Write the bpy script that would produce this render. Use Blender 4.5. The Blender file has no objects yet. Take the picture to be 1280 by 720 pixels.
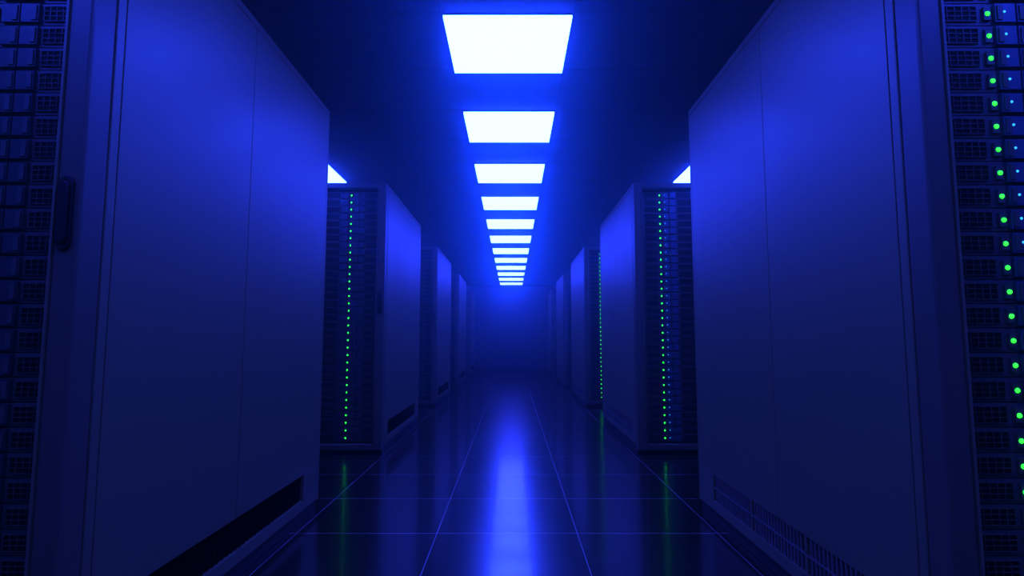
import bpy, bmesh, math, random
from mathutils import Vector
random.seed(4)
sc = bpy.context.scene
sc.view_settings.view_transform = 'Standard'
sc.view_settings.look = 'None'
sc.view_settings.gamma = 0.80

# ---------------------------------------------------------------- materials
def mat(name, col, rough=0.5, metal=0.0, spec=0.5, emis=None, estr=0.0, noise=0.0, nscale=6.0, bump=0.0):
    m = bpy.data.materials.new(name); m.use_nodes = True
    nt = m.node_tree; b = nt.nodes['Principled BSDF']
    b.inputs['Base Color'].default_value = (*col, 1)
    b.inputs['Roughness'].default_value = rough
    b.inputs['Metallic'].default_value = metal
    b.inputs['Specular IOR Level'].default_value = spec
    if emis:
        b.inputs['Emission Color'].default_value = (*emis, 1)
        b.inputs['Emission Strength'].default_value = estr
    if noise > 0 or bump > 0:
        tc = nt.nodes.new('ShaderNodeTexCoord')
        n = nt.nodes.new('ShaderNodeTexNoise'); n.inputs['Scale'].default_value = nscale
        n.inputs['Detail'].default_value = 4
        nt.links.new(tc.outputs['Object'], n.inputs['Vector'])
        if noise > 0:
            r = nt.nodes.new('ShaderNodeMapRange')
            r.inputs['To Min'].default_value = rough - noise
            r.inputs['To Max'].default_value = rough + noise
            nt.links.new(n.outputs['Fac'], r.inputs['Value'])
            nt.links.new(r.outputs['Result'], b.inputs['Roughness'])
        if bump > 0:
            bp = nt.nodes.new('ShaderNodeBump'); bp.inputs['Strength'].default_value = bump
            bp.inputs['Distance'].default_value = 0.002
            nt.links.new(n.outputs['Fac'], bp.inputs['Height'])
            nt.links.new(bp.outputs['Normal'], b.inputs['Normal'])
    return m

M_PANEL = mat('painted_steel_panel', (.20, .16, .080), .42, 0.0, .45, noise=.04, nscale=3)
M_FRAME = mat('painted_steel_frame', (.13, .10, .062), .4, 0.0, .35)
M_BLACK = mat('vent_black', (.002, .002, .003), .8, 0, .1)
M_SLAT = mat('vent_slat_metal', (.20, .17, .13), .4, 0, .5)
M_SRV = mat('server_bezel', (.10, .085, .065), .45, .0, .4)
M_SRVD = mat('server_grille_dark', (.003, .003, .004), .6, 0, .15)
M_CADDY = mat('drive_caddy', (.05, .05, .05), .4, .1, .4)
M_CADDYB = mat('drive_caddy_light', (.07, .10, .13), .4, .1, .45)
M_HANDLE = mat('handle_black', (.012, .012, .012), .3, 0, .5)
M_GREEN = mat('led_green', (.02, .3, .02), .4, emis=(.022, 1.0, .03), estr=5)
M_CYAN = mat('led_blue', (.02, .1, .3), .4, emis=(.05, .45, 1.0), estr=1.8)
M_LIGHT = mat('luminous_diffuser', (.02, .05, .8), .5, emis=(.031, .072, 1.0), estr=32)
M_CEIL = mat('ceiling_tile', (.055, .05, .045), .6, 0, .25, noise=.05, nscale=20)
M_TBAR = mat('ceiling_grid_metal', (.03, .03, .035), .6, 0, .25)
M_WALL = mat('wall_paint', (.14, .13, .12), .6, 0, .3, bump=.2, noise=.05, nscale=30)
M_TRIM = mat('trim_dark', (.02, .02, .024), .5)

def floor_mat():
    m = bpy.data.materials.new('polished_floor_tile'); m.use_nodes = True
    nt = m.node_tree; b = nt.nodes['Principled BSDF']; L = nt.links.new
    tc = nt.nodes.new('ShaderNodeTexCoord'); sp = nt.nodes.new('ShaderNodeSeparateXYZ')
    L(tc.outputs['Object'], sp.inputs[0])
    def groove(out, size, off, w):
        a = nt.nodes.new('ShaderNodeMath'); a.operation = 'ADD'; a.inputs[1].default_value = off + 100*size
        L(out, a.inputs[0])
        d = nt.nodes.new('ShaderNodeMath'); d.operation = 'DIVIDE'; d.inputs[1].default_value = size
        L(a.outputs[0], d.inputs[0])
        f = nt.nodes.new('ShaderNodeMath'); f.operation = 'FRACT'; L(d.outputs[0], f.inputs[0])
        s = nt.nodes.new('ShaderNodeMath'); s.operation = 'SUBTRACT'; s.inputs[1].default_value = .5
        L(f.outputs[0], s.inputs[0])
        ab = nt.nodes.new('ShaderNodeMath'); ab.operation = 'ABSOLUTE'; L(s.outputs[0], ab.inputs[0])
        g = nt.nodes.new('ShaderNodeMath'); g.operation = 'GREATER_THAN'; g.inputs[1].default_value = .5 - w/size
        L(ab.outputs[0], g.inputs[0]); return g.outputs[0]
    gx = groove(sp.outputs['X'], .634, .339, .0017)
    gy = groove(sp.outputs['Y'], .565, -2.66+.565*5, .0024)
    mx = nt.nodes.new('ShaderNodeMath'); mx.operation = 'MAXIMUM'; L(gx, mx.inputs[0]); L(gy, mx.inputs[1])
    mc = nt.nodes.new('ShaderNodeMix'); mc.data_type = 'RGBA'
    mc.inputs['A'].default_value = (.012, .009, .008, 1); mc.inputs['B'].default_value = (.50, .44, .40, 1)
    L(mx.outputs[0], mc.inputs['Factor']); L(mc.outputs['Result'], b.inputs['Base Color'])
    n = nt.nodes.new('ShaderNodeTexNoise'); n.inputs['Scale'].default_value = 2.5
    L(tc.outputs['Object'], n.inputs['Vector'])
    r = nt.nodes.new('ShaderNodeMapRange'); r.inputs['To Min'].default_value = .245; r.inputs['To Max'].default_value = .275
    L(n.outputs['Fac'], r.inputs['Value']); L(r.outputs['Result'], b.inputs['Roughness'])
    b.inputs['IOR'].default_value = 1.75
    b.inputs['Specular IOR Level'].default_value = .7
    b.inputs['Specular Tint'].default_value = (1, 1, .75, 1)
    b.inputs['Coat Weight'].default_value = .45
    b.inputs['Coat Roughness'].default_value = .10
    return m
M_FLOOR = floor_mat()

# ---------------------------------------------------------------- helpers
class MB:
    def __init__(s): s.v = []; s.f = []; s.m = []; s.mats = []
    def mi(s, m):
        if m not in s.mats: s.mats.append(m)
        return s.mats.index(m)
    def box(s, x0, x1, y0, y1, z0, z1, m):
        x0, x1 = min(x0, x1), max(x0, x1); y0, y1 = min(y0, y1), max(y0, y1); z0, z1 = min(z0, z1), max(z0, z1)
        k = len(s.v); i = s.mi(m)
        s.v += [(x0,y0,z0),(x1,y0,z0),(x1,y1,z0),(x0,y1,z0),(x0,y0,z1),(x1,y0,z1),(x1,y1,z1),(x0,y1,z1)]
        for q in [(0,3,2,1),(4,5,6,7),(0,1,5,4),(1,2,6,5),(2,3,7,6),(3,0,4,7)]:
            s.f.append(tuple(k+a for a in q)); s.m.append(i)
    def dome(s, cx, cy, cz, r, m, seg=10):
        # little hemisphere lens facing -Y
        k = len(s.v); i = s.mi(m); rings = [(0, 1.0), (.55, .83), (.9, .42)]
        for d, q in rings:
            for a in range(seg):
                t = 2*math.pi*a/seg
                s.v.append((cx+r*q*math.cos(t), cy-r*d*.7, cz+r*q*math.sin(t)))
        s.v.append((cx, cy-r*.7, cz))
        for j in range(2):
            for a in range(seg):
                b = (a+1) % seg
                s.f.append((k+j*seg+a, k+j*seg+b, k+(j+1)*seg+b, k+(j+1)*seg+a)); s.m.append(i)
        for a in range(seg):
            s.f.append((k+2*seg+a, k+2*seg+(a+1) % seg, k+3*seg)); s.m.append(i)
    def mesh(s, name):
        me = bpy.data.meshes.new(name); me.from_pydata(s.v, [], s.f)
        for m in s.mats: me.materials.append(m)
        me.polygons.foreach_set('material_index', s.m); me.update(); return me

def obj(name, me, parent=None, loc=(0, 0, 0), bevel=0):
    o = bpy.data.objects.new(name, me); sc.collection.objects.link(o); o.location = loc
    if parent: o.parent = parent
    if bevel:
        b = o.modifiers.new('bevel', 'BEVEL'); b.width = bevel; b.segments = 3; b.limit_method = 'ANGLE'
        b.harden_normals = False
    return o

def empty(name, loc):
    e = bpy.data.objects.new(name, None); e.empty_display_size = .1; sc.collection.objects.link(e)
    e.location = loc; return e

# ---------------------------------------------------------------- racks
W, D, H = .70, 1.73, 2.12
PITCH = .058; NU = 34; Z0 = .088

def build_rack(s):
    out = {}
    # cabinet core: posts, top, base, back
    c = MB()
    c.box(s*.022, s*(W-.022), .14, D-.02, .06, H-.02, M_FRAME)
    c.box(s*.0, s*W, .082, D, H-.03, H, M_PANEL)             # top cap
    c.box(s*.012, s*(W-.012), .09, D-.01, .0, .055, M_TRIM)  # plinth
    c.box(0, s*.04, .082, .112, .055, H-.03, M_PANEL)        # corner posts
    c.box(s*(W-.04), s*W, .082, .112, .055, H-.03, M_PANEL)
    c.box(0, s*.04, D-.02, D, .055, H-.03, M_PANEL)
    c.box(s*(W-.04), s*W, D-.02, D, .055, H-.03, M_PANEL)
    c.box(s*.04, s*(W-.04), D-.02, D-.004, .055, H-.03, M_PANEL)
    out['cabinet'] = (c.mesh('cabinet'), .003)
    # side panels with vent opening (both flanks)
    p = MB(); v = MB()
    y0, ys, y1 = .115, .835, D-.023
    va, vb, vz0, vz1 = .22, D-.22, .105, .225
    for fx, dx in ((0, s*.02), (s*W, -s*.02)):
        p.box(fx, fx+dx, y0, ys-.0015, vz1, H-.033, M_PANEL)
        p.box(fx, fx+dx, ys+.0015, y1, vz1, H-.033, M_PANEL)
        p.box(fx, fx+dx, y0, va, .058, vz1, M_PANEL)
        p.box(fx, fx+dx, vb, y1, .058, vz1, M_PANEL)
        p.box(fx, fx+dx, va, vb, .058, vz0, M_PANEL)
        v.box(fx+dx*.8, fx+dx*1.05, va, vb, vz0, vz1, M_BLACK)
        if s > 0:
            # slatted grille in sections
            nsec = 3; sl = (vb-va)/nsec
            for k in range(nsec):
                a = va+k*sl
                v.box(fx+dx*.05, fx+dx*.6, a-.006, a+.012, vz0, vz1, M_PANEL)
                n = 17
                for j in range(1, n):
                    yy = a+.012+(sl-.018)*j/n
                    v.box(fx+dx*.1, fx+dx*.4, yy-.004, yy+.004, vz0, vz1, M_SLAT)
                v.box(fx+dx*.05, fx+dx*.3, a, a+sl, (vz0+vz1)/2-.003, (vz0+vz1)/2+.003, M_SLAT)
        else:
            for j in range(1, 40):
                yy = va+(vb-va)*j/40
                v.box(fx+dx*.5, fx+dx*.9, yy-.002, yy+.002, vz0, vz1, M_BLACK)
    out['side_panels'] = (p.mesh('side_panels'), .0015)
    out['side_vents'] = (v.mesh('side_vents'), 0)
    # front door frame
    d = MB(); fw = .058
    d.box(0, s*fw, 0, .078, .03, H, M_FRAME)
    d.box(s*(W-fw), s*W, 0, .078, .03, H, M_FRAME)
    d.box(s*fw, s*(W-fw), .004, .078, H-.045, H-.002, M_FRAME)
    d.box(s*fw, s*(W-fw), .004, .078, .03, .075, M_FRAME)
    out['door_frame'] = (d.mesh('door_frame'), .007)
    g = MB()
    g.box(s*fw, s*(fw+.006), -.003, .03, .075, H-.045, M_PANEL)
    g.box(s*(W-fw), s*(W-fw-.006), -.003, .03, .075, H-.045, M_PANEL)
    out['door_seal'] = (g.mesh('door_seal'), .0)
    # servers
    q = MB()
    q.box(s*.05, s*(W-.05), .10, .142, .07, H-.035, M_BLACK)
    led = .217 if s > 0 else .29
    for u in range(NU):
        z = Z0+u*PITCH; zt = z+PITCH-.0025
        a, b = .068, W-.068
        q.box(s*a, s*b, .062, .105, z, zt, M_SRV)                     # chassis front
        # rack ears
        q.box(s*a, s*(a+.012), .056, .064, z, zt, M_SRV)
        q.box(s*b, s*(b-.012), .056, .064, z, zt, M_SRV)
        # grille field: frame + cells, inner near aisle
        def cells(x0, x1, n, rows=3, y=0):
            e0, e1 = z+.009, zt-.009
            q.box(s*x0, s*x1, .0595, .0625, e0, e1, M_SRVD)
            for r in range(rows+1):
                zz = e0+(e1-e0)*r/rows
                q.box(s*x0, s*x1, .057, .062, zz-.001, zz+.001, M_SRV)
            for k in range(n+1):
                xx = x0+(x1-x0)*k/n
                q.box(s*(xx-.001), s*(xx+.001), .057, .062, e0, e1, M_SRV)
        if s > 0:
            cells(.100, .192, 5)
            cad = [(.235, .285), (.29, .34)]
            cells(.36, .62, 14)
            q.dome(s*.256, .051, z+PITCH*.5, .0034, M_CYAN)
        else:
            cells(.088, .168, 5)
            cad = [(.178, .222), (.226, .270), (.312, .372)]
            cells(.38, .62, 13)
        for ca, cb in cad:
            q.box(s*ca, s*cb, .053, .064, z+.004, zt-.004, M_CADDYB if s > 0 else M_CADDY)
            q.box(s*(ca+.004), s*(ca+.016), .050, .054, z+.009, zt-.009, M_SRV)
        q.dome(s*led, .055, z+PITCH*.45, .0058, M_GREEN)
        q.box(s*(led-.009), s*(led+.009), .055, .063, z+.010, zt-.012, M_SRV)
    out['servers'] = (q.mesh('servers'), 0)
    return out

def handle_mesh():
    # swing handle: rounded long capsule plate with grip
    bm = bmesh.new()
    def capsule(w, z0, z1, ya, yb):
        pts = []; n = 8; r = w/2
        for k in range(n+1):
            t = math.pi*k/n; pts.append((r*math.cos(t), z1-r+r*math.sin(t)))
        for k in range(n+1):
            t = math.pi+math.pi*k/n; pts.append((r*math.cos(t), z0+r+r*math.sin(t)))
        A = [bm.verts.new((x, ya, z)) for x, z in pts]; B = [bm.verts.new((x, yb, z)) for x, z in pts]
        bm.faces.new(A); bm.faces.new(B[::-1])
        for i in range(len(A)):
            j = (i+1) % len(A); bm.faces.new((A[j], A[i], B[i], B[j]))
    capsule(.034, 1.075, 1.250, -.008, .002)
    capsule(.024, 1.09, 1.235, -.016, -.007)
    bmesh.ops.recalc_face_normals(bm, faces=bm.faces)
    me = bpy.data.meshes.new('handle'); bm.to_mesh(me); bm.free(); me.materials.append(M_HANDLE); return me
HM = handle_mesh()
parts = {-1: build_rack(-1), 1: build_rack(1)}
NEAR, PERIOD = 1.295, 3.14
EDGE = {-1: -1.0, 1: .968}
for row in range(5):
    for s in (-1, 1):
        for k in range(2):
            y = NEAR+PERIOD*row
            root = empty('server_rack', (EDGE[s]+s*k*(W+.006), y, 0))
            for n, (me, bv) in parts[s].items():
                obj(n, me, root, bevel=bv)
            hx = -.032 if s < 0 else W-.032
            obj('handle', HM, root, (hx, 0, 0), bevel=.002)

# ---------------------------------------------------------------- room
CH = 2.37; XW = 2.46; YB = -1.6; YF = 15.9
def slab(name, a, m):
    b = MB(); b.box(*a, m); return obj(name, b.mesh(name))
slab('floor', (-XW-.1, XW+.1, YB-.1, YF+.1, -.1, 0), M_FLOOR)
slab('wall_left', (-XW-.1, -XW, YB, YF, 0, CH), M_WALL)
slab('wall_right', (XW, XW+.1, YB, YF, 0, CH), M_WALL)
slab('wall_far', (-XW-.1, XW+.1, YF, YF+.1, 0, CH), M_WALL)
slab('wall_near', (-XW-.1, XW+.1, YB-.1, YB, 0, CH), M_WALL)
slab('baseboard_far', (-XW, XW, YF-.012, YF, 0, .08), M_TRIM)
slab('baseboard_near', (-XW, XW, YB, YB+.012, 0, .08), M_TRIM)
slab('ceiling', (-XW-.1, XW+.1, YB-.1, YF+.1, CH, CH+.1), M_CEIL)
TX, TY = .615, 1.114/2
LY0 = 2.49; LX = -.02
g = MB()
for i in range(-4, 5):
    x = LX+(i-.5)*TX
    if abs(x) < XW: g.box(x-.004, x+.004, YB, YF, CH-.0015, CH, M_TBAR)
j = -8
while LY0+j*TY < YF:
    y = LY0+j*TY-.0
    if y > YB: g.box(-XW, XW, y-.004, y+.004, CH-.0013, CH, M_TBAR)
    j += 1
obj('trim_1', g.mesh('trim_1'))

hs = MB(); hs.box(-.300, .300, 0.003, TY-.003, -.010, 0, M_TBAR); HSM = hs.mesh('housing')
df = MB(); df.box(-.298, .298, .004, TY-.004, -.022, -.006, M_LIGHT); DFM = df.mesh('diffuser')
for r in range(-3, 12):
    for cx in (-1, 0, 1):
        root = empty('ceiling_light_panel', (LX+cx*3*TX, LY0+2*TY*r, CH))
        obj('housing', HSM, root); obj('diffuser', DFM, root)

# ---------------------------------------------------------------- world : dark, thin haze added to imitate lens bloom around the lights
w = bpy.data.worlds.new('world'); sc.world = w; w.use_nodes = True
nt = w.node_tree
nt.nodes['Background'].inputs['Color'].default_value = (0, 0, 0, 1)
vs = nt.nodes.new('ShaderNodeVolumeScatter')
vs.inputs['Color'].default_value = (.35, 1, 1, 1)
vs.inputs['Density'].default_value = .05
vs.inputs['Anisotropy'].default_value = .88
nt.links.new(vs.outputs[0], nt.nodes['World Output'].inputs['Volume'])

cam = bpy.data.cameras.new('camera'); co = bpy.data.objects.new('camera', cam); sc.collection.objects.link(co)
cam.lens = 20; cam.sensor_width = 36; cam.clip_start = .02
co.location = (0, 0, .87); co.rotation_euler = (math.radians(90+5.22), 0, 0)
sc.camera = co
